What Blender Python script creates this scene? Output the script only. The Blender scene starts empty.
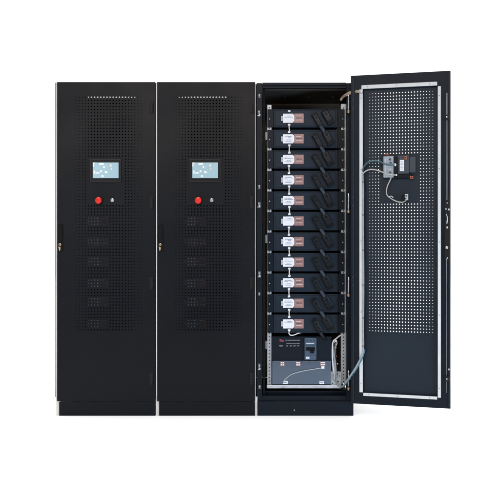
import bpy, bmesh, math, random
from mathutils import Vector, Matrix
random.seed(7)
C = bpy.context.scene.collection
R = math.radians

# ------------------------------------------------------------------ camera
D = 5.2            # camera distance to the front plane of the cabinets (m)
S = 167.0          # photo pixels per metre on that plane
HY = 235.0         # photo row of the horizon
ZC = (416.0 - HY) / S
cam_d = bpy.data.cameras.new("camera")
cam = bpy.data.objects.new("camera", cam_d); C.objects.link(cam)
cam.location = (0, -D, ZC); cam.rotation_euler = (R(90), 0, 0)
cam_d.sensor_width = 36.0
cam_d.lens = 36.0 * D / (500.0 / S)
cam_d.shift_y = -(250.0 - HY) / 500.0
cam_d.clip_end = 500
bpy.context.scene.camera = cam

# ------------------------------------------------------------------ world: white studio all round, dimmer room behind the photographer
world = bpy.data.worlds.new("World"); bpy.context.scene.world = world
world.use_nodes = True
nt = world.node_tree; N = nt.nodes; L = nt.links
for n in list(N): N.remove(n)
out = N.new("ShaderNodeOutputWorld"); bg = N.new("ShaderNodeBackground")
tc = N.new("ShaderNodeTexCoord"); sep = N.new("ShaderNodeSeparateXYZ")
L.new(tc.outputs["Generated"], sep.inputs[0])
rz = N.new("ShaderNodeValToRGB")                      # room: cool near the floor, warm near the ceiling
mz = N.new("ShaderNodeMapRange"); mz.inputs[1].default_value = -0.5; mz.inputs[2].default_value = 0.6
L.new(sep.outputs[2], mz.inputs[0]); L.new(mz.outputs[0], rz.inputs[0])
e = rz.color_ramp.elements
e[0].position = 0.0; e[0].color = (0.05, 0.075, 0.11, 1)
e[1].position = 1.0; e[1].color = (0.34, 0.31, 0.29, 1)
m = e.new(0.5); m.color = (0.17, 0.19, 0.23, 1)
my = N.new("ShaderNodeMapRange"); my.interpolation_type = 'SMOOTHSTEP'
my.inputs[1].default_value = -0.45; my.inputs[2].default_value = 0.05
L.new(sep.outputs[1], my.inputs[0])
mx = N.new("ShaderNodeMix"); mx.data_type = 'RGBA'
L.new(my.outputs[0], mx.inputs[0]); L.new(rz.outputs[0], mx.inputs[6])
mx.inputs[7].default_value = (1.25, 1.25, 1.25, 1)
L.new(mx.outputs[2], bg.inputs[0]); bg.inputs[1].default_value = 1.0
L.new(bg.outputs[0], out.inputs[0])

# ------------------------------------------------------------------ added lamps outside the frame, shaping the light
def area(name, loc, target, sx, sy, power, color, spread=180):
    d = bpy.data.lights.new(name, 'AREA'); d.shape = 'RECTANGLE'; d.size = sx; d.size_y = sy
    d.energy = power; d.color = color; d.spread = R(spread)
    o = bpy.data.objects.new(name, d); C.objects.link(o); o.location = loc
    o.rotation_euler = (Vector(target) - Vector(loc)).to_track_quat('-Z', 'Y').to_euler()
    return o
area("floor_whitening_fill", (0, 7, 9), (0, 7, 0), 34, 22, 2700, (1, 1, 1), 70)  # added to push the floor to white
area("warm_top_fill", (-0.9, -5.6, 3.2), (-0.9, 0, 1.9), 5.0, 1.1, 54, (1.0, 0.88, 0.78), 100)  # added for a warm sheen on the upper doors
area("cool_sheen_fill", (-2.5, -5.4, 1.35), (0.2, 0, 1.2), 1.3, 1.3, 15, (0.68, 0.83, 1.0), 120)  # added for a cool sheen on the middle of the doors
area("blue_cast_fill", (3.4, -3.8, 0.7), (0.75, 0, 0.6), 1.2, 1.6, 24, (0.38, 0.68, 1.0), 80)  # added to tint the open cabinet blue

vs = bpy.context.scene.view_settings
vs.view_transform = 'Standard'; vs.look = 'None'; vs.exposure = 0; vs.gamma = 1; vs.use_curve_mapping = False

# ------------------------------------------------------------------ materials
def mat(name, col, rough=0.5, metal=0.0, spec=0.5, bump=0.0, bscale=600, var=0.0, vscale=6, emit=None, rvar=0.0, coat=0.0):
    m = bpy.data.materials.new(name); m.use_nodes = True
    t = m.node_tree; b = t.nodes["Principled BSDF"]
    b.inputs["Base Color"].default_value = (*col, 1)
    b.inputs["Roughness"].default_value = rough; b.inputs["Metallic"].default_value = metal
    b.inputs["Specular IOR Level"].default_value = spec
    if coat: b.inputs["Coat Weight"].default_value = coat
    co = t.nodes.new("ShaderNodeTexCoord")
    if var or rvar:
        n = t.nodes.new("ShaderNodeTexNoise"); n.inputs["Scale"].default_value = vscale; n.inputs["Detail"].default_value = 6
        t.links.new(co.outputs["Object"], n.inputs["Vector"])
        if var:
            r = t.nodes.new("ShaderNodeValToRGB")
            r.color_ramp.elements[0].position = 0.3; r.color_ramp.elements[1].position = 0.7
            r.color_ramp.elements[0].color = (*[c * (1 - var) for c in col], 1)
            r.color_ramp.elements[1].color = (*[min(1, c * (1 + var)) for c in col], 1)
            t.links.new(n.outputs["Fac"], r.inputs[0]); t.links.new(r.outputs[0], b.inputs["Base Color"])
        if rvar:
            k = t.nodes.new("ShaderNodeMapRange"); k.inputs[1].default_value = 0.3; k.inputs[2].default_value = 0.7
            k.inputs[3].default_value = rough - rvar; k.inputs[4].default_value = rough + rvar
            t.links.new(n.outputs["Fac"], k.inputs[0]); t.links.new(k.outputs[0], b.inputs["Roughness"])
    if bump:
        n2 = t.nodes.new("ShaderNodeTexNoise"); n2.inputs["Scale"].default_value = bscale; n2.inputs["Detail"].default_value = 3
        bp = t.nodes.new("ShaderNodeBump"); bp.inputs["Strength"].default_value = bump; bp.inputs["Distance"].default_value = 0.001
        t.links.new(co.outputs["Object"], n2.inputs["Vector"]); t.links.new(n2.outputs["Fac"], bp.inputs["Height"])
        t.links.new(bp.outputs[0], b.inputs["Normal"])
    if emit:
        b.inputs["Emission Color"].default_value = (*emit[0], 1); b.inputs["Emission Strength"].default_value = emit[1]
    return m
M = dict(
    paint=mat("black_powder_coat", (0.0024, 0.0031, 0.0050), 0.38, spec=0.135, bump=0.35, bscale=700, var=0.15, vscale=2.5, rvar=0.09),
    coolcast_paint=mat("black_powder_coat_cool_cast", (0.0024, 0.0056, 0.0108), 0.40, spec=0.14, bump=0.25, bscale=900, var=0.10, vscale=3, rvar=0.05),  # cabinet black with a cool light cast put into the colour
    dark=mat("black_steel", (0.005, 0.005, 0.0055), 0.5, spec=0.2, bump=0.2, bscale=700),
    rubber=mat("black_rubber", (0.004, 0.004, 0.004), 0.75, spec=0.15),
    doorsheen_paint=mat("black_door_paint_sheen", (0.0095, 0.0150, 0.0225), 0.40, spec=0.15, bump=0.25, bscale=900, var=0.10, vscale=3, rvar=0.05),  # door black with a reflected slate sheen put into the colour
    interior=mat("brown_interior_lightened", (0.30, 0.23, 0.17), 0.6, spec=0.25, bump=0.2, bscale=700, var=0.15, vscale=8),  # colour lightened to stand in for light that stays outside the cabinet
    rod=mat("dull_steel_rod", (0.16, 0.17, 0.19), 0.45, metal=0.6, var=0.15, vscale=40),
    module=mat("charcoal_module_paint", (0.0120, 0.0190, 0.0290), 0.36, spec=0.11, bump=0.3, bscale=700, var=0.12, vscale=9, rvar=0.06),
    plug=mat("black_moulded_plastic", (0.0022, 0.0027, 0.0037), 0.36, spec=0.13, bump=0.15, bscale=400),
    cable=mat("dark_cable_sheath", (0.0060, 0.0080, 0.0115), 0.35, spec=0.25),
    link=mat("slate_cable_sheath", (0.020, 0.028, 0.040), 0.35, spec=0.3),
    seal=mat("pale_foam_seal", (0.54, 0.535, 0.525), 0.7, spec=0.3, bump=0.4, bscale=500, var=0.07, vscale=14),
    gap=mat("pale_gap_strip", (0.62, 0.60, 0.58), 0.5, spec=0.4, var=0.12, vscale=3),
    zinc=mat("zinc_plated_steel", (0.42, 0.44, 0.48), 0.36, metal=0.9, bump=0.2, bscale=300, var=0.18, vscale=25, rvar=0.1),
    rail=mat("light_rail_steel", (0.36, 0.38, 0.41), 0.45, metal=0.55, bump=0.2, bscale=300, var=0.12, vscale=30),
    plate=mat("blue_grey_cover_plate", (0.075, 0.100, 0.140), 0.20, metal=0.9, bump=1.0, bscale=9, var=0.10, vscale=4, rvar=0.04),
    white=mat("white_label_vinyl", (0.64, 0.64, 0.67), 0.35, spec=0.5, var=0.04, vscale=60),
    rust=mat("red_brown_label_vinyl", (0.25, 0.13, 0.115), 0.35, spec=0.5, var=0.10, vscale=50),
    rustdark=mat("dark_brown_print", (0.10, 0.05, 0.05), 0.4),
    ink=mat("grey_print", (0.22, 0.23, 0.27), 0.5),
    cream=mat("pale_print", (0.55, 0.56, 0.60), 0.5),
    panelink=mat("grey_panel_print", (0.20, 0.21, 0.24), 0.5),
    redink=mat("red_print", (0.20, 0.02, 0.03), 0.5),
    red=mat("red_button_plastic", (0.62, 0.016, 0.008), 0.35, spec=0.3),
    brass=mat("worn_brass", (0.42, 0.31, 0.20), 0.4, metal=0.8, var=0.3, vscale=80),
    wire=mat("white_wire_sheath", (0.66, 0.66, 0.66), 0.45, spec=0.4, var=0.1, vscale=40),
    greywire=mat("grey_wire_sheath", (0.36, 0.38, 0.40), 0.45, spec=0.4),
    beigewire=mat("beige_wire_sheath", (0.36, 0.34, 0.31), 0.5, spec=0.4),
    teal=mat("teal_wire_sheath", (0.03, 0.085, 0.105), 0.4, spec=0.4),
    steelblue=mat("blue_grey_cable_wrap", (0.23, 0.26, 0.30), 0.4, spec=0.4, bump=0.6, bscale=160, var=0.15, vscale=60),
    tealwrap=mat("teal_cable_wrap", (0.055, 0.14, 0.18), 0.4, spec=0.4),
    strap=mat("braided_copper_strap", (0.34, 0.26, 0.19), 0.55, metal=0.5, bump=1.0, bscale=350, var=0.3, vscale=160),
    grey=mat("grey_controller_housing", (0.24, 0.27, 0.30), 0.45, spec=0.4, var=0.08, vscale=40),
    slate=mat("slate_display_housing", (0.026, 0.034, 0.045), 0.4, spec=0.3, var=0.1, vscale=30),
    orange=mat("orange_terminal_plastic", (0.27, 0.075, 0.032), 0.5),
    breaker=mat("blue_breaker_moulding", (0.036, 0.066, 0.110), 0.4, spec=0.4, var=0.08, vscale=40),
    bezel=mat("satin_black_bezel", (0.006, 0.006, 0.007), 0.35, spec=0.13),
    bezelrim=mat("bezel_rim_grey", (0.022, 0.020, 0.020), 0.45, spec=0.25),
    scr=mat("lit_screen_blue", (0.02, 0.03, 0.04), 0.2, emit=((0.39, 0.58, 0.665), 0.9)),
    scr2=mat("lit_screen_pale_blue", (0.02, 0.03, 0.04), 0.2, emit=((0.42, 0.61, 0.69), 0.9)),
    scrw=mat("lit_screen_white", (0.03, 0.03, 0.03), 0.2, emit=((0.92, 0.95, 0.95), 0.9)),
    scrc=mat("lit_screen_cream", (0.03, 0.03, 0.03), 0.2, emit=((0.93, 0.86, 0.70), 0.85)),
    floor=mat("white_studio_floor", (0.90, 0.90, 0.90), 0.8, spec=0.1, var=0.01, vscale=1),
)

# ------------------------------------------------------------------ helpers
def P(px, py, Y=0.0):
    """photo pixel -> point at depth Y"""
    k = (D + Y) / D / S
    return Vector(((px - 250.0) * k, Y, ZC + (HY - py) * k))

class MB:
    def __init__(s, *mats): s.bm = bmesh.new(); s.mats = [M[k] for k in mats]
    def box(s, x0, x1, y0, y1, z0, z1, mi=0, bev=0.0, mtx=None):
        b = bmesh.new()
        v = [b.verts.new((x, y, z)) for x in (x0, x1) for y in (y0, y1) for z in (z0, z1)]
        for f in ((0,1,3,2),(4,6,7,5),(0,4,5,1),(2,3,7,6),(0,2,6,4),(1,5,7,3)): b.faces.new([v[i] for i in f])
        bmesh.ops.recalc_face_normals(b, faces=b.faces)
        if bev: bmesh.ops.bevel(b, geom=list(b.edges), offset=bev, segments=2, affect='EDGES', profile=0.6)
        s._merge(b, mi, mtx); return s
    def _merge(s, b, mi, mtx=None, smooth=False):
        if mtx is not None: bmesh.ops.transform(b, matrix=mtx, verts=b.verts)
        mp = {}
        for v in b.verts: mp[v] = s.bm.verts.new(v.co)
        for f in b.faces:
            nf = s.bm.faces.new([mp[v] for v in f.verts]); nf.material_index = mi; nf.smooth = smooth
        b.free()
    def bxp(s, a, b_, y0, y1, mi=0, bev=0.0):
        """box whose front face spans photo pixels a..b at depth y0"""
        p, q = P(a[0], a[1], y0), P(b_[0], b_[1], y0)
        return s.box(min(p.x, q.x), max(p.x, q.x), y0, y1, min(p.z, q.z), max(p.z, q.z), mi, bev)
    def cyl(s, p0, p1, r0, r1=None, n=16, mi=0, smooth=True, bev=0.0):
        p0, p1 = Vector(p0), Vector(p1); d = p1 - p0
        b = bmesh.new()
        bmesh.ops.create_cone(b, cap_ends=True, segments=n, radius1=r0, radius2=r0 if r1 is None else r1, depth=d.length)
        if bev:
            es = [e for e in b.edges if any(len(f.verts) > 4 for f in e.link_faces)]
            bmesh.ops.bevel(b, geom=es, offset=bev, segments=2, affect='EDGES')
        mtx = Matrix.Translation((p0 + p1) / 2) @ d.to_track_quat('Z', 'Y').to_matrix().to_4x4()
        s._merge(b, mi, mtx, smooth); return s
    def tube(s, pts, r, n=10, mi=0, sub=6, flat=1.0):
        pts = [Vector(p) for p in pts]
        if sub > 1 and len(pts) > 2:                      # Catmull-Rom
            o = []
            for i in range(len(pts) - 1):
                a, b_, c, d = pts[max(i-1,0)], pts[i], pts[i+1], pts[min(i+2,len(pts)-1)]
                for k in range(sub):
                    t = k / sub
                    o.append(0.5*((2*b_)+(c-a)*t+(2*a-5*b_+4*c-d)*t*t+(3*b_-a-3*c+d)*t**3))
            o.append(pts[-1]); pts = o
        rings = []
        up = Vector((0.0, 1.0, 0.0))
        for i, p in enumerate(pts):
            d = (pts[min(i+1,len(pts)-1)] - pts[max(i-1,0)]).normalized()
            a = d.cross(up)
            if a.length < 1e-3: a = d.cross(Vector((1,0,0)))
            a.normalize(); c = a.cross(d).normalized()
            rr = r(i/(len(pts)-1)) if callable(r) else r
            rings.append([s.bm.verts.new(p + a*rr*math.cos(2*math.pi*k/n) + c*rr*flat*math.sin(2*math.pi*k/n)) for k in range(n)])
        for i in range(len(rings)-1):
            for k in range(n):
                f = s.bm.faces.new((rings[i][k], rings[i][(k+1)%n], rings[i+1][(k+1)%n], rings[i+1][k])); f.smooth = True; f.material_index = mi
        for rg in (rings[0], rings[-1]):
            f = s.bm.faces.new(rg); f.material_index = mi
        return s
    def prism(s, poly, y0, y1, mi=0):
        """poly in (x,z), extruded from y0 to y1"""
        a = [s.bm.verts.new((x, y0, z)) for x, z in poly]; b = [s.bm.verts.new((x, y1, z)) for x, z in poly]
        n = len(poly)
        fs = [s.bm.faces.new(a), s.bm.faces.new(b[::-1])] + [s.bm.faces.new((a[i], b[i], b[(i+1)%n], a[(i+1)%n])) for i in range(n)]
        for f in fs: f.material_index = mi
        return s
    def build(s, name, parent=None, loc=None, weld=True):
        bm = s.bm
        bmesh.ops.recalc_face_normals(bm, faces=bm.faces)
        me = bpy.data.meshes.new(name)
        if loc is not None: bmesh.ops.translate(bm, verts=bm.verts, vec=-Vector(loc))
        bm.to_mesh(me); bm.free()
        for k in s.mats: me.materials.append(k)
        o = bpy.data.objects.new(name, me); C.objects.link(o)
        if loc is not None: o.location = loc
        if parent: o.parent = parent
        return o

def tag(o, label=None, cat=None, group=None, kind=None):
    if label: o["label"] = label
    if cat: o["category"] = cat
    if group: o["group"] = group
    if kind: o["kind"] = kind
    return o
def thing(name, label, cat, loc=(0,0,0), group=None):
    o = bpy.data.objects.new(name, None); C.objects.link(o); o.location = loc; o.empty_display_size = 0.1
    return tag(o, label, cat, group)
def copy_tree(o, parent=None):
    c = o.copy(); C.objects.link(c); c.parent = parent
    for ch in list(o.children): copy_tree(ch, c)
    return c

PITCH = 3.10 / S                                           # perforation pitch
NC, NR = 22, 76
def perf_sheet(mb, x0, x1, z0, z1, y0, y1, cx, ztop, blank, pitch_x=PITCH, pitch_z=PITCH, mi=0, r0=0.0045):
    """perforated sheet, real octagonal holes; outer columns punched smaller"""
    bm = mb.bm
    gx0 = cx - NC/2*pitch_x; gx1 = cx + NC/2*pitch_x; gz1 = ztop + pitch_z/2; gz0 = gz1 - NR*pitch_z
    def quad(xa, xb, za, zb):
        for y in (y0, y1):
            f = bm.faces.new([bm.verts.new(q) for q in ((xa,y,za),(xb,y,za),(xb,y,zb),(xa,y,zb))]); f.material_index = mi
    quad(x0, x1, gz1, z1); quad(x0, x1, z0, gz0); quad(x0, gx0, gz0, gz1); quad(gx1, x1, gz0, gz1)
    for (xa, xb, za, zb) in ((x0,x0,z0,z1),(x1,x1,z0,z1)):
        bm.faces.new([bm.verts.new(q) for q in ((xa,y0,za),(xa,y1,za),(xa,y1,zb),(xa,y0,zb))])
    for z in (z0, z1):
        bm.faces.new([bm.verts.new(q) for q in ((x0,y0,z),(x1,y0,z),(x1,y1,z),(x0,y1,z))])
    for i in range(NC):
        c = abs(i - (NC-1)/2)
        rad = r0 if c <= 5.0 else r0*(1 - (c-5.0)*0.085)
        xc = gx0 + (i+.5)*pitch_x
        for j in range(NR):
            zc = gz1 - (j+.5)*pitch_z
            xa, xb, za, zb = xc-pitch_x/2, xc+pitch_x/2, zc-pitch_z/2, zc+pitch_z/2
            if blank(xc, zc): quad(xa, xb, za, zb); continue
            sq = [(xb,zc),(xb,zb),(xc,zb),(xa,zb),(xa,zc),(xa,za),(xc,za),(xb,za)]
            oc = [(xc+rad*math.cos(k*math.pi/4), zc+rad*math.sin(k*math.pi/4)) for k in range(8)]
            lay = []
            for y in (y0, y1):
                A = [bm.verts.new((x,y,z)) for x,z in sq]; B = [bm.verts.new((x,y,z)) for x,z in oc]; lay.append(B)
                for k in range(8): bm.faces.new((A[k],A[(k+1)%8],B[(k+1)%8],B[k])).material_index = mi
            for k in range(8): bm.faces.new((lay[0][k],lay[0][(k+1)%8],lay[1][(k+1)%8],lay[1][k])).material_index = mi

# ------------------------------------------------------------------ setting
f = MB('floor'); f.bm.faces.new([f.bm.verts.new(p) for p in ((-17,-2.7,0),(17,-2.7,0),(17,18,0),(-17,18,0))])
tag(f.build('floor'), kind='structure')

# ------------------------------------------------------------------ closed cabinets
W = 0.586; DEPTH = 0.80; ZT = 2.0; ZD = (416-401.2)/S
HINGE_PY = (107, 202.5, 283, 378.5)
def zz(py): return ZC + (HY-py)/S
def carcass(root, roof_opening, paint, gap_side=True):
    ins = 'dark' if roof_opening else 'interior'
    w = W/2
    # side panels stand 2 px outside the door on the left with the pale gap strip between
    for sx in (-1, 1):
        m_ = MB(paint)
        xo = -w-0.0108 if sx < 0 else w-0.001
        m_.box(xo, xo+0.0046 if sx < 0 else xo+0.003, 0.001 if sx < 0 else 0.006, DEPTH, zz(397), ZT-0.004, 0)
        m_.build('side_panel', root)
    m_ = MB(ins); m_.box(-w-0.0058, w-0.0012, DEPTH-0.004, DEPTH-0.001, 0.1, ZT-0.0025); m_.build('rear_panel', root)
    m_ = MB(paint)
    if roof_opening:                                               # roof, opening added so light shows through the top door holes
        x0, x1 = -0.212, 0.118; y0, y1 = 0.42, 0.57
        for b in ((-w-0.006, w, 0.034, y0), (-w-0.006, w, y1, DEPTH-0.006), (-w-0.006, x0, y0, y1), (x1, w, y0, y1)):
            m_.box(b[0], b[1], b[2], b[3], ZT-0.012, ZT-0.002)
    else: m_.mats = [M[ins]]; m_.box(-w-0.006, w, 0.054, DEPTH-0.006, ZT-0.012, ZT-0.002)
    m_.build('roof_panel', root)
    m_ = MB('dark'); m_.box(-w-0.004, w-0.003, 0.05, DEPTH-0.006, 0.094, 0.10); m_.build('floor_panel', root)
    if gap_side:
        m_ = MB('gap'); m_.box(-w-0.0061, -w-0.0006, 0.0025, 0.010, zz(397), ZT-0.003); m_.box(-w-0.0090, -w+0.0105, 0.012, 0.018, 0.001, zz(397)-0.0005); m_.build('gap_strip', root)  # pale strips; lower one added in place of the bright gap between plinths
    m_ = MB(paint)
    xl = -w+0.011
    m_.box(xl, w, 0.004, 0.007, 0.0, ZD-0.003, bev=0.0012)
    m_.box(xl+0.004, w-0.004, 0.0071, 0.05, ZD-0.012, ZD-0.0045)
    m_.build('plinth', root)
    for sx in (-0.2, 0.2):
        for yy in (0.10, DEPTH-0.1):
            m_ = MB('dark'); m_.cyl((sx, yy, 0.0), (sx, yy, 0.094), 0.022, n=20); m_.build('foot', root)

def closed_cabinet(label):
    root = thing('battery_cabinet', label, 'battery cabinet', (0,0,0), 'battery cabinets standing in a row')
    carcass(root, True, 'paint')
    w = W/2
    d = MB('paint', 'dark')
    off = 2.5/S
    blank = lambda x, z: (-17.8/S < x < 17.8/S and zz(204.4) < z < zz(157.2))
    perf_sheet(d, -w, w, ZD, ZT, 0.0, 0.002, off, zz(97.3), blank)
    t = 0.028
    for b in ((-w, -w+0.002, ZD, ZT), (w-0.002, w, ZD, ZT)): d.box(b[0], b[1], 0.0021, t, b[2], b[3])
    for b in ((ZD, ZD+0.002), (ZT-0.002, ZT)): d.box(-w+0.0021, w-0.0021, 0.0021, t, b[0], b[1])
    for xs in (-0.235, 0.235): d.box(xs-0.012, xs+0.012, 0.0022, 0.02, ZD+0.03, ZT-0.03, 1)   # stiffeners behind
    door = d.build('door', root)
    for py in HINGE_PY:
        h = MB('dark'); x = w-3.3/S
        h.box(x-0.012, x+0.0115, -0.006, -0.0003, zz(py+6.3), zz(py-6.3), bev=0.002)
        h.cyl((x+0.008, -0.0045, zz(py+6.0)), (x+0.008, -0.0045, zz(py-6.0)), 0.0042, n=12)
        h.build('hinge', door)
    # swing handle and lock
    x = -w+3.6/S
    h = MB('rubber'); h.box(x-0.015, x+0.015, -0.005, -0.0003, zz(251.5), zz(224), bev=0.002)
    h.box(x-0.010, x+0.010, -0.013, -0.0052, zz(242), zz(226), bev=0.003); h.build('handle', door)
    h = MB('brass', 'rubber'); h.cyl((x-0.002, -0.0045, zz(244.6)), (x-0.002, -0.017, zz(244.6)), 0.0088, 0.0075, bev=0.001)
    h.box(x-0.0032, x-0.0008, -0.0185, -0.0172, zz(245.3), zz(243.9), 1)
    h.prism([(x-0.012, zz(246.6)), (x+0.001, zz(247.2)), (x-0.001, zz(250)), (x-0.006, zz(251))], -0.009, -0.0052)
    h.build('lock', door)
    # display
    cx = -0.1/S
    b = MB('bezel', 'bezelrim')
    X0, X1, Z0, Z1 = cx-15.6/S, cx+15.6/S, zz(182), zz(159)
    b.box(X0, X1, -0.007, -0.0003, Z0, Z1, bev=0.002)
    r = 0.0022
    for q in ((X0+.002, X1-.002, Z1-.002-r, Z1-.002), (X0+.002, X1-.002, Z0+.002, Z0+.002+r), (X0+.002, X0+.002+r, Z0+.002+r, Z1-.002-r), (X1-.002-r, X1-.002, Z0+.002+r, Z1-.002-r)):
        b.box(q[0], q[1], -0.0085, -0.0071, q[2], q[3], 1)
    b.build('screen_bezel', door)
    sc = MB('scr', 'scr2', 'scrw', 'scrc')
    sx0, sz1, sw, sh = -12.9/S, zz(162.6), 25.6/S, 15.6/S
    sc.box(sx0, sx0+sw, -0.0078, -0.0072, sz1-sh, sz1)
    icons = [(0.00,0.00,.10,.05,2),(0.00,.02,.05,.28,2),(.24,.03,.43,.16,2),(.09,.08,.14,.2,1),(.40,.22,.47,.36,2),
             (.665,.10,.73,.28,3),(.70,.34,.74,.48,3),(.03,.50,.09,.72,2),(.10,.62,.26,.71,2),(.28,.50,.36,.62,2),
             (.46,.54,.55,.68,2),(.50,.60,.58,.66,2),(.33,.80,.42,.93,2),(.12,.34,.22,.37,1),(.5,.06,.56,.40,1),
             (.76,.55,.97,.57,1),(.76,.65,.97,.67,1),(.76,.75,.9,.77,1),(.8,.12,.98,.14,1),(.80,.30,.98,.32,1),(.25,.40,.38,.42,1),(.55,.82,.72,.84,1)]
    for k, (a, b0, c, d0, mi) in enumerate(icons):
        yf = -0.0086-0.00002*k; xa, xb, za, zb = sx0+sw*a, sx0+sw*c, sz1-sh*d0, sz1-sh*b0
        if mi == 1: sc.box(xa, xb, yf, -0.0079, za, zb, mi); continue
        rr = 0.42*min(xb-xa, zb-za); pl = []          # rounded symbol
        for (qx, qz, a0) in ((xb-rr, zb-rr, 0), (xa+rr, zb-rr, 90), (xa+rr, za+rr, 180), (xb-rr, za+rr, 270)):
            pl += [(qx+rr*math.cos(R(a0+t)), qz+rr*math.sin(R(a0+t))) for t in (0, 30, 60, 90)]
        sc.prism(pl, yf, -0.0079, mi)
    sc.build('display', door)
    x, z = -6.9/S, zz(200.6)
    e_ = MB('red', 'bezel')
    e_.cyl((x, -0.0003, z), (x, -0.008, z), 0.0175, 0.0165, n=28, mi=1)
    e_.cyl((x, -0.0081, z), (x, -0.020, z), 0.0125, 0.0125, n=24)
    e_.cyl((x, -0.0201, z), (x, -0.034, z), 0.0205, 0.0185, n=32, bev=0.003)
    e_.build('emergency_button', door)
    x, z = 6.4/S, zz(200.2)
    e_ = MB('zinc', 'rubber')
    e_.cyl((x, -0.0003, z), (x, -0.008, z), 0.0112, 0.0105, n=24, bev=0.001)
    e_.cyl((x, -0.0081, z), (x, -0.012, z), 0.0070, 0.0066, n=20)
    e_.box(x-0.001, x+0.001, -0.0128, -0.0121, z-0.005, z+0.005, 1)
    e_.build('key_switch', door)
    return root
def CX(px): return (px-250)/S
cab1 = closed_cabinet('black battery cabinet with closed perforated door and nothing standing on its left side')
cab2 = copy_tree(cab1)
cab1.location = (CX(106.0), 0, 0); cab2.location = (CX(206.1), 0, 0)
cab2["label"] = 'closed black battery cabinet standing between the other closed one and the open one'
for dch in cab2.children:
    if dch.name.startswith('door'):
        for q in dch.children:
            if q.name.split('.')[0] in ('screen_bezel', 'display', 'emergency_button', 'key_switch'): q.location.x -= 0.005

# ------------------------------------------------------------------ open cabinet
cab3 = thing('battery_cabinet', 'black battery cabinet with its door swung wide open on a tall stack of modules', 'battery cabinet', (CX(304.6),0,0), 'battery cabinets standing in a row')
carcass(cab3, False, 'coolcast_paint')
ox = -cab3.location.x                                      # world -> cabinet offset
def part(mb, name, parent=cab3):
    bmesh.ops.translate(mb.bm, verts=mb.bm.verts, vec=(ox, 0, 0)) if parent is cab3 else None
    return mb.build(name, parent)
# front frame
F = 0.022
for (a, b_) in ((256.6, 262.2), (346.6, 352.0)):
    m_ = MB('coolcast_paint'); m_.bxp((a, 83.0), (b_, 401.0), F, F+0.03, bev=0.001)
    part(m_, 'frame_post')
m_ = MB('coolcast_paint', 'rubber')
m_.bxp((262.4, 82.6), (346.4, 85.2), F-0.004, F+0.03, bev=0.001); m_.bxp((262.4, 85.3), (346.4, 88.2), F+0.006, F+0.04, bev=0.001)
m_.bxp((262.4, 86.0), (346.4, 86.5), F+0.003, F+0.0059, 0)
part(m_, 'frame_header')
m_ = MB('coolcast_paint'); m_.bxp((262.4, 396.0), (346.4, 400.9), F, F+0.03, bev=0.001)
m_.bxp((262.4, 391.0), (346.4, 395.7), F+0.07, F+0.10, bev=0.002); part(m_, 'frame_sill')
# inner rear posts and interior lining lips on both sides
for (a, b_) in ((263.2, 265.0), (346.3, 347.2)):
    m_ = MB('rubber'); m_.bxp((a, 88.5), (b_, 396.0), 0.054, 0.078); part(m_, 'door_stop')
# ceiling screws
for px in (284.6, 309.0, 333.0):
    m_ = MB('zinc'); p = P(px, 98.3, 0.47); m_.cyl((p.x, p.y, ZT-0.0121), (p.x, p.y, ZT-0.020), 0.007, 0.006, n=6)
    part(m_, 'ceiling_screw')
# 19 inch rails, carrying the modules
RY = 0.085
def rail(a, b_, y0, y1):
    m_ = MB('rail', 'dark'); p, q = P(a, y0, RY), P(b_, y1, RY)
    m_.box(p.x, q.x, RY, RY+0.003, q.z, p.z); 
    m_.box(p.x if a > 300 else q.x-0.003, p.x+0.003 if a > 300 else q.x, RY+0.0031, RY+0.05, q.z, p.z)
    k = 0; z = q.z+0.012; xm = (p.x+q.x)/2
    while z < p.z-0.01:
        m_.box(xm-0.0028, xm+0.0028, RY-0.0006, RY-0.0001, z-0.0035, z+0.0035, 1); z += 0.0208
    return part(m_, 'rack_rail')
rail(267.3, 271.4, 105.0, 386.5); rail(341.0, 346.0, 104.0, 383.5)
m_ = MB('zinc'); m_.bxp((266.8, 385.0), (341.5, 388.4), RY-0.02, RY+0.02, bev=0.0025)
m_.bxp((296, 386.0), (300, 387.2), RY-0.0212, RY-0.0202); part(m_, 'cross_rail')
# cage nuts, catches and hinge leaves on the frame
m_ = None
for (px, py, w_, h_) in ((259.3,96,2.6,3.4),(259.0,113.5,2.8,6.0),(259.2,187,2.6,4),(259.0,205,3.4,5.6),(259.2,274.5,3.0,6.0),(259.2,294,2.6,3),(259.2,367,2.8,6.5),(259.4,387.0,2.8,3.4)):
    m_ = MB('zinc', 'rubber', 'rod')
    m_.bxp((px-w_*0.30, py-h_/2), (px+w_*0.42, py+h_/2), F-0.004, F-0.0005, 2, 0.001)
    p = P(px-w_*0.05, py-h_*0.18, F-0.0041); m_.cyl(p, p-Vector((0,0.007,0)), 0.0062, 0.005, n=14, bev=0.001)
    if h_ > 5: p = P(px+w_*0.18, py+h_*0.26, F-0.0041); m_.cyl(p, p-Vector((0,0.010,0)), 0.0078, 0.006, n=14, bev=0.001); m_.bxp((px-w_*.5, py+h_*.30), (px+w_*.1, py+h_*.44), F-0.008, F-0.0042, 0, 0.0006)
    m_.bxp((px-w_*0.12, py-h_*0.24), (px+w_*0.02, py-h_*0.12), F-0.0116, F-0.0112, 1)
    part(m_, 'door_catch')
for py in (136.0, 239.0, 345.0):
    m_ = MB('rod'); m_.bxp((265.2, py-4), (267.4, py+4), RY-0.012, RY-0.0005, bev=0.001); part(m_, 'rail_bracket')
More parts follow.
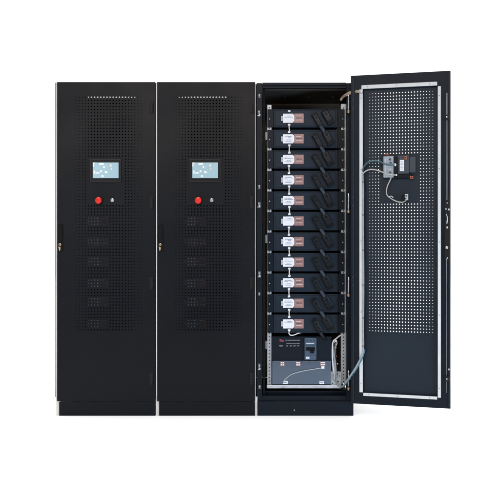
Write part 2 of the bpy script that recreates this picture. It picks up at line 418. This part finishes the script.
for py in (101.5, 201.5, 285.0, 378.5):
    m_ = MB('zinc', 'brass', 'dark'); a = P(348.5, py-8, -0.012); b_ = P(348.3, py+9, -0.012)
    m_.cyl(a, b_, 0.0035, n=12); m_.cyl(b_, b_-Vector((0,0,0.016)), 0.0065, 0.005, n=12, mi=1)
    m_.bxp((347.6, py-5.5), (350.2, py-2.5), -0.006, F-0.0005, 2, 0.001); m_.bxp((347.6, py+3.5), (350.2, py+6.5), -0.006, F-0.0005, 2, 0.001)
    part(m_, 'hinge')
m_ = MB('dark'); p = P(294.3, 410.2, 0.004); m_.cyl(p, p-Vector((0,0.003,0)), 0.004, n=10); m_.mats = [M['zinc']]; part(m_, 'plinth_screw')

# cable bracket beside the breaker unit
m_ = MB('rail', 'dark'); BY = RY-0.012
m_.bxp((331.0, 371.5), (341.4, 386.0), BY, BY+0.003)
for (px, py, r) in ((333.5,375,.004),(337.5,374,.003),(334,380,.003),(338,381.5,.004),(339.8,376,.003),(332.6,383.5,.003)):
    p = P(px, py, BY); m_.box(p.x-r, p.x+r, BY-0.0006, BY-0.0001, p.z-r, p.z+r, 1)
part(m_, 'cable_bracket')

# ------------------------------------------------------------------ battery modules
MY = RY - 0.006                                            # module fascia plane
LY0, LP = 118.2, 20.56
def module(i, label):
    yc = LY0 + LP*i
    base = P(306.5, yc+9.4, MY)
    root = thing('battery_module', label, 'battery module', base, 'battery modules stacked in the open cabinet')
    def fin(mb, name, par=root):
        bmesh.ops.translate(mb.bm, verts=mb.bm.verts, vec=-base); return mb.build(name, par)
    m_ = MB('module')
    m_.bxp((273.6, yc-9.2), (338.0, yc+9.3), MY-0.012, MY+0.42, bev=0.005)
    m_.bxp((275.2, yc-7.6), (336.0, yc+7.8), MY-0.0165, MY-0.0122, bev=0.0030)
    fin(m_, 'case')
    for (a, b_, sx) in ((267.5, 273.4, 269.4), (338.2, 344.6, 342.9)):
        m_ = MB('coolcast_paint'); m_.bxp((a, yc-9.0), (b_, yc+9.1), MY-0.004, MY+0.002, bev=0.0006)
        ear = fin(m_, 'mounting_ear')
        m_ = MB('zinc'); p = P(sx, yc+0.8, MY-0.0042); m_.cyl(p, p-Vector((0,0.004,0)), 0.0043, 0.0036, n=12, bev=0.0006); fin(m_, 'screw', ear)
    y = MY-0.0166
    m_ = MB('white', 'ink')
    def q(px, py): v = P(px, py, y); return (v.x, v.z)
    m_.prism([q(283.0,yc-4.4), q(292.6,yc-4.5), q(294.2,yc-2.9), q(294.4,yc+2.6), q(292.8,yc+4.6), q(283.0,yc+4.6)], y-0.0016, y)
    for (a, b_, r) in ((284.4,287.6,-1.0),(288.0,291.0,-1.0),(291.3,292.9,-1.0),(285.2,286.8,-2.2),(287.3,291.5,-2.2),(286.8,288.2,1.0),(288.6,290.4,1.0),(285.2,291.6,2.4)):
        if (i*7+int(a*3)) % 5 == 0: continue
        m_.bxp((a, yc+r-0.30), (b_, yc+r+0.30), y-0.0019, y-0.00165, 1)
    fin(m_, 'white_label')
    m_ = MB('rust', 'rustdark', 'cream')
    m_.prism([q(294.5,yc-3.6), q(293.5,yc-4.6), q(303.6,yc-4.6), q(303.6,yc+4.6), q(293.7,yc+4.6), q(294.7,yc+2.9)], y-0.0012, y)
    m_.bxp((296.4, yc-0.8), (299.5, yc+0.4), y-0.0016, y-0.00125, 1); m_.bxp((299.8, yc-0.7), (302.2, yc+0.3), y-0.0016, y-0.00125, 1)
    m_.bxp((296.0, yc+1.6), (302.4, yc+1.95), y-0.0016, y-0.00125, 2); m_.bxp((296.0, yc-2.5), (301.0, yc-2.2), y-0.0016, y-0.00125, 2)
    fin(m_, 'red_label')
    m_ = MB('greywire', 'ink'); m_.bxp((281.1, yc-2.3), (282.85, yc+2.6), y-0.006, y, bev=0.0012)
    m_.bxp((281.4, yc-0.4), (282.5, yc+0.5), y-0.0066, y-0.0061, 1); fin(m_, 'status_socket')
    m_ = MB('dark'); m_.bxp((287.8, yc-8.6), (290.6, yc-6.4), y-0.003, y, bev=0.0006); fin(m_, 'data_port')
    m_ = MB('dark'); m_.bxp((287.8, yc+5.3), (290.6, yc+7.5), y-0.003, y, bev=0.0006); fin(m_, 'data_port')
    m_ = MB('cable')
    for k in range(6): m_.bxp((284.0+k*1.7, yc-6.3), (285.1+k*1.7, yc-5.9), y-0.0012, y)
    fin(m_, 'vent_louvre')
    return root
names = ['charcoal battery module at the very top of the stack, under the cabinet ceiling',
 'charcoal battery module, second from the top of the stack',
 'charcoal battery module, third from the top of the stack',
 'charcoal battery module, fourth from the top, its two-part label catching glare',
 'charcoal battery module, fifth from the top, just above the middle one',
 'charcoal battery module in the exact middle of the stack of eleven',
 'charcoal battery module, fifth from the bottom, just below the middle one',
 'charcoal battery module, fourth from the bottom of the stack',
 'charcoal battery module, third from the bottom of the stack',
 'charcoal battery module, second from the bottom of the stack',
 'charcoal battery module at the bottom of the stack, above the breaker panel']
mods = [module(i, lb) for i, lb in enumerate(names)]
# the lower modules of the closed cabinets, made out dimly through the perforated doors
dim = ['highest of the dim modules', 'second highest of the dim modules', 'third highest of the dim modules', 'third lowest of the dim modules', 'second lowest of the dim modules', 'lowest of the dim modules']
for cab, where in ((cab1, 'holes of the leftmost door'), (cab2, 'door beside the open cabinet')):
    for k in range(6):
        c = copy_tree(mods[5+k]); c.location.x += cab.location.x - cab3.location.x; c.location.y += 0.05
        c['label'] = dim[k]+' seen through the '+where
        c['group'] = 'battery modules behind the closed doors'

# black power jumpers running diagonally from one module to the next
JY = MY-0.0168
def plug_bm(c, ang, ln, wd, tip):
    """moulded plug: body, ribs and a squared latch; long axis turned by ang in the fascia plane"""
    m_ = MB('plug', 'cable')
    T = Matrix.Translation(c) @ Matrix.Rotation(ang, 4, 'Y')
    m_.box(-wd/2, wd/2, -0.026, 0, -ln/2, ln/2, 0, 0.004, T)
    m_.box(-wd/2+0.004, wd/2-0.004, -0.031, -0.0262, -ln*0.36, ln*0.40, 1, 0.002, T)
    for k in (-0.28, -0.16, -0.04): m_.box(-wd/2+0.006, wd/2-0.006, -0.033, -0.0312, ln*k-0.0015, ln*k+0.0015, 0, 0, T)
    m_.box(-wd/2-0.002, wd/2+0.002, -0.028, -0.001, tip*ln/2-0.009, tip*ln/2+0.004, 0, 0.002, T)
    m_.box(-wd*0.18, wd*0.18, -0.034, -0.0312, ln*0.10, ln*0.32, 0, 0.001, T)
    return m_
ANG = -R(29)
def jumper(i, label, upper=True, lower=True):
    """upper plug on module i (left terminal), lower plug on module i+1 (right terminal)"""
    y1 = LY0 + LP*i; y2 = y1 + LP
    base = P(322.5, y1+10, JY)
    root = thing('power_jumper', label, 'power cable', base, 'power jumpers between the modules')
    def fin(mb, name):
        bmesh.ops.translate(mb.bm, verts=mb.bm.verts, vec=-base); return mb.build(name, root)
    if upper: fin(plug_bm(P(317.3+0.3*math.sin(i*1.3), y1+2.4, JY), ANG+R(2.2*math.sin(i*2.7)), 0.084, 0.032, 1), 'plug')
    if lower: fin(plug_bm(P(327.2+0.3*math.cos(i*2.3), y2-1.4, JY), ANG+R(2.4*math.cos(i*1.9)), 0.080, 0.040, -1), 'plug')
    a = P(320.2, y1+7.6, JY-0.014); b_ = P(324.6, y2-6.2, JY-0.014)
    mid = (a+b_)/2 + Vector((0.0015,-0.005,0))
    if upper and lower: m_ = MB('link'); m_.tube([a, a.lerp(mid,.5)+Vector((0.0,-0.003,0)), mid, mid.lerp(b_,.5)+Vector((0,-0.003,0)), b_], 0.0108, n=14); fin(m_, 'cable')
    elif upper: m_ = MB('cable'); m_.tube([a, P(321.8, y1+11, JY-0.012), P(325.0, y1+15.3, JY+0.010), P(329.0, y1+17.5, JY+0.05)], 0.0115, n=14); fin(m_, 'cable')
    return root
jn = ['topmost module to the one below it','second module from the top to the third','third module from the top to the fourth','fourth module from the top to the fifth',
      'fifth module from the top to the middle one','middle module to the one just below it','fifth lowest module to the fourth lowest','fourth lowest module to the third lowest',
      'third lowest module to the second lowest','second lowest module to the bottom one']
jumper(-1, 'lone black power plug on the right of the topmost module', upper=False)
for i, t in enumerate(jn): jumper(i, 'black power jumper running diagonally from the '+t)
jumper(10, 'black power jumper leaving the bottom module towards the breaker panel', lower=False)

# short white link cables under each label
def link(i, label):
    y1 = LY0+LP*i; y = MY-0.0175
    base = P(289.2, y1+14, y)
    root = thing('link_cable', label, 'link cable', base, 'white link cables between the module labels')
    def fin(mb, name):
        bmesh.ops.translate(mb.bm, verts=mb.bm.verts, vec=-base); return mb.build(name, root)
    m_ = MB('wire')
    if i < 10:
        x = 289.2+0.25*math.sin(i*2.1)
        m_.tube([P(x,y1+7.0,y-0.006), P(x-0.1,y1+9.5,y-0.010), P(x+0.2*math.cos(i*3),y1+11.5,y-0.008), P(x,y1+13.6,y-0.006)], 0.0034, n=10)
        fin(m_, 'cable')
        for (a, b_) in ((5.6,7.4),(12.9,14.7)):
            m_ = MB('wire', 'ink'); m_.bxp((x-1.15, y1+a), (x+1.15, y1+b_), y-0.0095, y-0.0005, bev=0.0012); m_.bxp((x-0.5, y1+a+0.5), (x+0.5, y1+a+0.9), y-0.0103, y-0.0096, 1); fin(m_, 'connector')
    else:
        m_.tube([P(289.2,y1+7,y-0.006), P(289.0,y1+9.6,y-0.010), P(290.6,y1+11.4,y-0.010), P(294,y1+11.2,y-0.008), P(298,y1+9.6,y+0.002), P(301,y1+9.0,y+0.02)], 0.003, n=10); fin(m_, 'cable')
        m_ = MB('wire'); m_.bxp((288.0, y1+5.6), (290.4, y1+7.4), y-0.0095, y-0.0005, bev=0.0012); fin(m_, 'connector')
    return root
for i, t in enumerate(jn): link(i, 'short white link cable joining the '+t)
link(10, 'white link cable curling sideways under the bottom module')
y = MY-0.0175; m_ = MB('wire'); m_.bxp((288.0, LY0-7.9), (290.5, LY0-6.6), y-0.008, y-0.0005, bev=0.001)
tag(m_.build('end_plug', loc=P(289.2, LY0-6.6, y)), 'tiny white plug above the label of the topmost module', 'plug')

# ------------------------------------------------------------------ breaker unit below the modules
base = P(301, 385, MY)
bu = thing('breaker_unit', 'black breaker panel with blue switch and metal cover plate under the module stack', 'breaker unit', base)
def fin(mb, name, par=bu, b=base):
    bmesh.ops.translate(mb.bm, verts=mb.bm.verts, vec=-b); return mb.build(name, par)
m_ = MB('coolcast_paint'); m_.bxp((271.6, 336.6), (331.4, 360.4), MY-0.010, MY+0.3, bev=0.0012); fin(m_, 'front_panel')
y = MY-0.0102
m_ = MB('panelink', 'redink')
rnd = random.Random(3)
def words(x0, x1, py, h, mi=0):
    x = x0
    while x < x1:
        w_ = rnd.uniform(0.35, 0.8)
        m_.bxp((x, py-h/2), (min(x+w_, x1), py+h/2*rnd.uniform(0.4, 1)), y-0.0006, y-0.0001, mi); x += w_+rnd.choice((0.22, 0.22, 0.3))
m_.bxp((279.6, 339.2), (281.6, 341.6), y-0.0006, y-0.0001, 1); m_.bxp((281.9, 339.9), (283.6, 342.0), y-0.0006, y-0.0001, 1)
words(285.4, 300.0, 340.3, 0.9); words(286.5, 299.6, 343.4, 0.7)
for (a, b_) in ((279.4,282.6),(286.4,288.0),(290.0,291.8),(293.4,295.8),(297.0,299.3)): words(a, b_, 345.9, 1.1)
fin(m_, 'lettering')
m_ = MB('breaker', 'slate', 'cream'); m_.bxp((304.6, 338.0), (316.4, 359.9), y-0.022, y-0.0002, bev=0.002)
m_.bxp((305.4, 345.6), (315.6, 354.6), y-0.024, y-0.0222, 0, 0.001)
for k in range(3): m_.bxp((306.4+k*3.4, 339.6), (308.2+k*3.4, 341.4), y-0.0232, y-0.0222, 1)
m_.bxp((306.0, 356.8), (309.4, 358.8), y-0.0228, y-0.0222, 2); m_.bxp((306.2, 343.0), (314.0, 343.6), y-0.0228, y-0.0222, 2)
for py in (345.0, 355.3): m_.bxp((304.9, py), (316.1, py+0.3), y-0.0225, y-0.0221, 1)
for (px, py) in ((305.6, 338.9), (315.4, 338.9), (315.4, 359.0)):
    p = P(px, py, y-0.0221); m_.cyl(p, p-Vector((0,.001,0)), 0.0022, n=10, mi=1)
cb = fin(m_, 'circuit_breaker')
m_ = MB('plug'); m_.bxp((306.0, 347.2), (315.0, 350.6), y-0.028, y-0.0242, bev=0.001); m_.bxp((310.4, 350.7), (314.2, 353.4), y-0.042, y-0.0242, bev=0.002); fin(m_, 'toggle_lever', cb)
m_ = MB('plate', 'dark'); m_.bxp((272.2, 360.9), (331.0, 384.4), y-0.012, y+0.1, bev=0.0015)
for px in (273.4, 301.6, 309.0, 316.3, 329.8):
    p = P(px, 361.9, y-0.0122); m_.cyl(p, p-Vector((0,.0015,0)), 0.0028, n=10, mi=1)
cp = fin(m_, 'cover_plate')
for (px, py, hw, hh, two) in ((282.4,364.0,2.1,2.1,1),(298.2,364.0,2.3,2.1,1),(322.8,363.8,2.6,2.0,1),(285.4,382.4,2.5,1.5,0),(321.8,382.6,2.3,1.4,0)):
    m_ = MB('white', 'rust', 'ink'); yy = y-0.0122
    m_.bxp((px-hw, py-hh), (px+hw, py+hh), yy-0.0012, yy, 1 if two else 0)
    if two:
        for r in (-0.55, 0.45): m_.bxp((px-hw*0.8, py+r*hh-0.30*hh), (px-0.1, py+r*hh+0.22*hh), yy-0.0016, yy-0.00125, 0); m_.bxp((px+0.3, py+r*hh-0.30*hh), (px+hw*0.8, py+r*hh+0.22*hh), yy-0.0016, yy-0.00125, 0)
    else: m_.bxp((px-hw*0.6, py-0.3*hh), (px+hw*0.5, py+0.3*hh), yy-0.0016, yy-0.00125, 2)
    fin(m_, 'sticker', cp)
m_ = MB('wire'); m_.bxp((321.4, 366.0), (324.4, 368.8), y-0.020, y-0.0123, bev=0.001); fin(m_, 'wire_clip', cp)
m_ = MB('greywire'); yy = y-0.0165
m_.tube([P(283.5,383.0,yy), P(285.0,379.5,yy), P(291.5,374.4,yy-0.004), P(301,371.4,yy-0.006), P(312,369.4,yy-0.004), P(322.6,367.8,yy)], 0.0026, n=8); fin(m_, 'wire', cp)

# ------------------------------------------------------------------ cable harness at the right of the breaker unit
base = P(335.5, 372, RY)
ch = thing('cable_harness', 'bundle of pale cables rising between breaker panel and right rack rail', 'cable harness', base)
hy = RY-0.02
for k, (mt, r, pts) in enumerate((
    ('wire', 0.0042, [(333.6,374,0),(333.0,366,-.01),(332.4,357,0),(332.4,348,.0),(333.2,341.5,.0),(336.0,338.8,.0),(339.5,336,.01),(342.5,334.4,.02)]),
    ('greywire', 0.0058, [(334.2,380,-.004),(334.4,372,-.008),(334.2,364,.0),(334.6,357,.01),(335.6,349,.02),(335.4,343,.03)]),
    ('steelblue', 0.0058, [(336.6,378,-.006),(335.8,371,-.014),(335.2,362,-.008),(333.8,354,.0),(333.8,346,.02)]),
    ('plug', 0.0045, [(336.4,372,.01),(336.6,361,.0),(336.4,352,.0),(337.0,344,.01),(338.5,338,.03)]),
    ('wire', 0.0026, [(334.6,342.5,.0),(335.8,340.0,-.004),(337.0,343,-.004),(336.0,346.0,.01)]))):
    m_ = MB(mt); m_.tube([P(a, b_, hy+c) for a, b_, c in pts], r, n=10); fin(m_, 'cable', ch, base)
for (px, py, mt, r) in ((335.6,347.4,'brass',.0075),(337.6,363.6,'brass',.006),(336.6,356.0,'orange',.004),(336.0,341.0,'wire',.007)):
    m_ = MB(mt); p = P(px, py, hy-0.006); m_.cyl(p, p-Vector((0,0.01,0)), r, r*0.8, n=14, bev=0.001); fin(m_, 'cable_gland', ch, base)

# ------------------------------------------------------------------ open door, a part of the third cabinet
TH = R(16.2); YH = -0.030
hinge = Vector(((351.6-250)/S*(D+YH)/D, YH, 0)); DW = 0.5755
ct, st = math.cos(TH), math.sin(TH)
def U(px, off=0.0):
    """photo column -> distance from the hinge along the door, on the plane 'off' in front of the sheet"""
    hx, hy_ = hinge.x - st*off, hinge.y - ct*off
    k = (px-250)/S/D
    return (k*(D+hy_)-hx)/(ct+k*st)
def ZP(px, py, off=0.0):
    u = U(px, off); Y = hinge.y - ct*off - u*st
    return ZC + (HY-py)/S*(D+Y)/D
def Q(px, py, off=0.0): return Vector((U(px, off), -off, ZP(px, py, off)))
def dbox(mb, a, b_, o0, o1, mi=0, bev=0.0):
    p, q = Q(a[0], a[1], o1), Q(b_[0], b_[1], o1)
    mb.box(min(p.x,q.x), max(p.x,q.x), -o1, -o0, min(p.z,q.z), max(p.z,q.z), mi, bev)
DZ0, DZ1 = 0.0865, 2.027
d = MB('doorsheen_paint', 'dark', 'coolcast_paint')
PZ = (ZP(401, 92.6)-ZP(401, 331.6))/75
dcx = (U(369.8)+U(432.8))/2
bx0, bx1 = U(380.2), U(418.4); bz0, bz1 = ZP(400, 202.4), ZP(400, 153.6)
perf_sheet(d, 0, DW, DZ0, DZ1, -0.002, 0.0, dcx, ZP(401, 92.6), lambda x, z: bx0 < x < bx1 and bz0 < z < bz1, (U(432.8)-U(369.8))/21, PZ, r0=0.0035)
T = 0.026
uL, uR = U(363.0, T), U(437.3, T); zB, zTp = ZP(400, 394.6, T), ZP(400, 87.4, T)
d.box(0, uL, -T, -0.0021, DZ0, DZ1, 2); d.box(uR, DW, -T, -0.0021, DZ0, DZ1, 2)
d.box(uL, uR, -T, -0.0021, zTp, DZ1, 2); d.box(uL, uR, -T, -0.0021, DZ0, zB, 2)
d.box(0.012, 0.020, -T-0.006, -T-0.0002, DZ0+0.02, DZ1-0.02); d.box(DW-0.010, DW-0.004, -T-0.010, -T-0.0002, DZ0+0.01, DZ1-0.01)
# cabinet door hangs on the cabinet: local frame
door = d.build('door', cab3); door["label"] = 'open perforated door swung out to the right, its inner side facing us'
door.location = (hinge.x+ox, hinge.y, 0); door.rotation_euler = (0, 0, -TH)
for (a, b_) in (((359.4, 89.4), (362.7, 392.4)), ((437.8, 86.2), (440.8, 397.8))):
    m_ = MB('seal', 'ink'); p, q = Q(a[0], a[1], T+.007), Q(b_[0], b_[1], T+.007)
    m_.box(p.x, q.x, -T-.007, -T-.0002, q.z, p.z, 0, 0.0015)
    for k in range(5):
        z = q.z+(p.z-q.z)*(0.03+0.235*k); m_.cyl(((p.x+q.x)/2, -T-.0071, z), ((p.x+q.x)/2, -T-.0082, z), 0.003, n=8, mi=1)
    m_.build('sealing_strip', door)
for (zl, zh) in ((ZP(400, 88.0, T), ZP(400, 84.3, T)), (ZP(400, 397.5, T), ZP(400, 394.6, T))):
    m_ = MB('seal', 'ink'); x0, x1 = U(363.4, T), U(437.2, T)
    if zl > 1: x0 = U(361.6, T); zl += 0.004; zh += 0.004
    m_.box(x0, x1, -T-.007, -T-.0002, zl, zh, 0, 0.0015)
    for k in (0.08, 0.47, 0.9): m_.cyl((x0+(x1-x0)*k, -T-.0071, (zl+zh)/2), (x0+(x1-x0)*k, -T-.0082, (zl+zh)/2), 0.003, n=8, mi=1)
    m_.build('sealing_strip', door)
# lock rod and its fittings
m_ = MB('rod'); m_.tube([Q(446.9, 93, T+.02), Q(446.9, 200, T+.02)], 0.0032, n=10, sub=1); m_.build('lock_rod', door)
m_ = MB('rod'); m_.tube([Q(446.7, 258, T+.02), Q(446.7, 393, T+.02)], 0.0022, n=10, sub=1); m_.build('lock_rod', door)
m_ = MB('dark', 'zinc'); dbox(m_, (444.6, 196), (449.4, 262), T+.0002, T+.014, 0, 0.002)
for (px, py, r) in ((447.2,203,.004),(446.0,209,.005),(448.8,209.5,.006),(447.0,221.5,.006),(447.2,227.5,.0065),(446.8,247.5,.009),(447.4,258,.004)):
    p = Q(px, py, T+.0142); m_.cyl(p, p-Vector((0,0.008,0)), r, r*.85, n=14, mi=1)
m_.tube([Q(446.2,214,T+.022), Q(447.4,218,T+.026), Q(446.8,224,T+.022)], 0.003, n=8, mi=1)
m_.build('lock_mechanism', door)
for (px, py) in ((447.0, 117.0), (447.0, 379.0)):
    m_ = MB('dark', 'zinc'); dbox(m_, (445.2, py-2.4), (449.2, py+2.4), T+.0002, T+.026, 0, 0.0015); p = Q(446.8, py, T+.0262); m_.cyl(p, p-Vector((0,.003,0)), .0045, n=10, mi=1); m_.build('rod_guide', door)
m_ = MB('zinc'); p = Q(449.0, 369.0, T+.0002); m_.cyl(p, p-Vector((0,.02,0)), .005, n=12); m_.build('stop_pin', door)
for py in (100.2, 108.2, 197.2, 205.2, 277.2, 285.2, 374.0, 382.0):
    m_ = MB('zinc'); p = Q(353.4, py, T+.0002); m_.cyl(p, p-Vector((0,.004,0)), .0058, .0045, n=12, bev=.0008); m_.build('hinge_bolt', door)
# controller and back of the display
O = 0.0005
m_ = MB('grey', 'slate', 'greywire', 'orange'); dbox(m_, (383.4, 156.4), (393.4, 177.2), O, 0.045, 0, 0.002)
for (a, b_, c, e_, mi) in ((388.8,158.4,391.0,160.4,1),(389.6,162.0,391.6,163.4,1),(386.2,166.0,390.0,166.6,2),(389.4,168.4,391.2,170.4,2),(389.2,171.6,391.2,173.0,1),(384.6,158.6,386.0,174.6,2),(386.6,168.4,388.6,169.4,2)):
    dbox(m_, (a, b_), (c, e_), 0.0452, 0.0465, mi)
m_.build('controller', door)
m_ = MB('plug', 'wire'); dbox(m_, (393.7, 157.0), (397.2, 176.6), O, 0.035, 0, 0.002)
p = Q(395.0, 164.8, 0.0352); m_.cyl(p, p-Vector((0,.008,0)), .0085, .0075, n=16, mi=1); p = Q(396.4, 175.0, 0.0352); m_.cyl(p, p-Vector((0,.004,0)), .005, n=12, mi=1)
m_.build('terminal_strip', door)
m_ = MB('slate', 'plug'); dbox(m_, (397.5, 155.6), (409.0, 173.6), O, 0.030, 0, 0.002); dbox(m_, (409.2, 156.6), (415.6, 172.6), O, 0.016, 0, 0.002)
for k in range(7): dbox(m_, (398.2, 158.2+k*2), (399.0, 159.2+k*2), 0.0302, 0.0312, 1)
m_.build('display_housing', door)
m_ = MB('white', 'ink'); dbox(m_, (399.8, 160.0), (403.9, 171.0), 0.0302, 0.0312, 0)
for k in range(6): dbox(m_, (400.5, 161.4+k*1.5), (402.4+0.9*((k*5)%3)/2, 161.8+k*1.5), 0.0313, 0.0317, 1)
m_.build('rating_label', door)
m_ = MB('plug'); dbox(m_, (394.0, 174.2), (412.0, 178.0), O, 0.026, 0, 0.003); m_.build('mounting_bar', door)
for (px, py, w_, h_, o_) in ((386.0,154.2,2.6,2.2,0.03),(388.0,154.8,1.6,1.6,0.03),(405.7,157.8,2.6,3.2,0.042),(411.4,177.2,3.2,2.6,0.034)):
    m_ = MB('orange', 'plug'); dbox(m_, (px-w_/2, py-h_/2), (px+w_/2, py+h_/2), O+.0302 if o_ > .035 else O, o_, 0, 0.002); dbox(m_, (px-w_/5, py-h_/5), (px+w_/5, py+h_/5), o_+.0002, o_+.001, 1); m_.build('terminal_plug', door)
m_ = MB('plug', 'greywire'); dbox(m_, (401.6, 195.2), (404.6, 200.6), O, 0.040, 0, 0.003); dbox(m_, (404.8, 194.0), (407.8, 200.0), O, 0.034, 1, 0.002); dbox(m_, (405.5, 195.4), (406.8, 196.6), .0342, .0352, 0); dbox(m_, (405.2, 198.0), (406.4, 199.0), .0342, .0352, 0); m_.build('switch_block', door)
for (mt, r, pts) in (
    ('teal', .0042, [(362.6,171,.036),(364.0,166.5,.04),(368.0,162.3,.045),(373.0,160.9,.045),(379.0,161.2,.045),(384.0,163.6,.05),(389.6,164.9,.052),(394.6,164.9,.046)]),
    ('beigewire', .0036, [(362.4,175.0,.036),(364.6,171.8,.04),(369.6,169.6,.045),(375.6,169.9,.045),(381.6,171.8,.046),(386.4,174.0,.052),(391.2,174.8,.052),(395.6,175.0,.042)]),
    ('beigewire', .0036, [(391.4,174.6,.050),(390.6,179.0,.03),(387.6,185.6,.018),(386.4,191.0,.012),(387.2,195.2,.012),(390.4,198.0,.012),(395.2,200.8,.012),(400.6,202.2,.014),(404.6,201.4,.022),(406.4,199.4,.036)]),
    ('greywire', .0028, [(388.6,196.6,.012),(391.6,196.2,.02),(393.0,197.8,.012)])):
    m_ = MB(mt); m_.tube([Q(*q) for q in pts], r, n=10); m_.build('wire', door)

# ------------------------------------------------------------------ cable from the open door into the cabinet, grounding strap
Rz = Matrix.Rotation(-TH, 4, 'Z')
def DWd(px, py, off): return hinge + (Rz @ Q(px, py, off))
pts = [DWd(362.6, 172, T+.012)] + [DWd(363.3+0.2*math.sin(py*.05), py, T+.013) for py in range(190, 350, 20)] + [DWd(363.3, 349, T+.014), DWd(361.6, 356, T+.02), P(357.2, 365.0, -.075), P(351.2, 374.6, -.06), P(345.8, 382.2, -.015), P(342.0, 386.8, .03), P(338.8, 386.4, .055), P(336.6, 383.0, .064), P(335.0, 379.5, .066)]
base = pts[0].copy(); dc = thing('door_cable', 'blue grey wrapped cable running down the open door and looping into the cabinet', 'cable', base)
m_ = MB('steelblue'); m_.tube(pts, lambda t: 0.0052 if t < 0.72 else 0.0052-0.005*(t-0.72), n=12); fin(m_, 'sheath', dc, base)
m_ = MB('tealwrap'); m_.tube([p+Vector((0.007,0.004,-0.003)) for p in pts[9:15]], 0.0052, n=10); fin(m_, 'conductor', dc, base)
for py in (182, 215, 250, 285, 318, 346):
    p = DWd(363.3, py, T+.013); m_ = MB('rubber'); m_.cyl(p-Vector((0,0,.002)), p+Vector((0,0,.002)), .0064, n=14); fin(m_, 'cable_tie', dc, base)
pts = [P(340.6, 100.4, .05), P(342.6, 97.4, .03), P(346.2, 94.8, -.01), P(351.0, 92.6, -.04), P(355.5, 91.6, -.06), DWd(359.4, 91.8, T+.012), DWd(361.2, 92.4, T+.008)]
m_ = MB('strap', 'zinc'); m_.tube(pts, lambda t: 0.0095-0.003*abs(t-0.5)*2, n=12, flat=0.45)
p = pts[-1]; m_.cyl(p+Vector((0,0.002,0)), p-Vector((0,.008,0)), .008, n=12, mi=1)
tag(m_.build('grounding_strap', loc=pts[0]), 'brown braided grounding strap bridging cabinet top and open door', 'grounding strap')
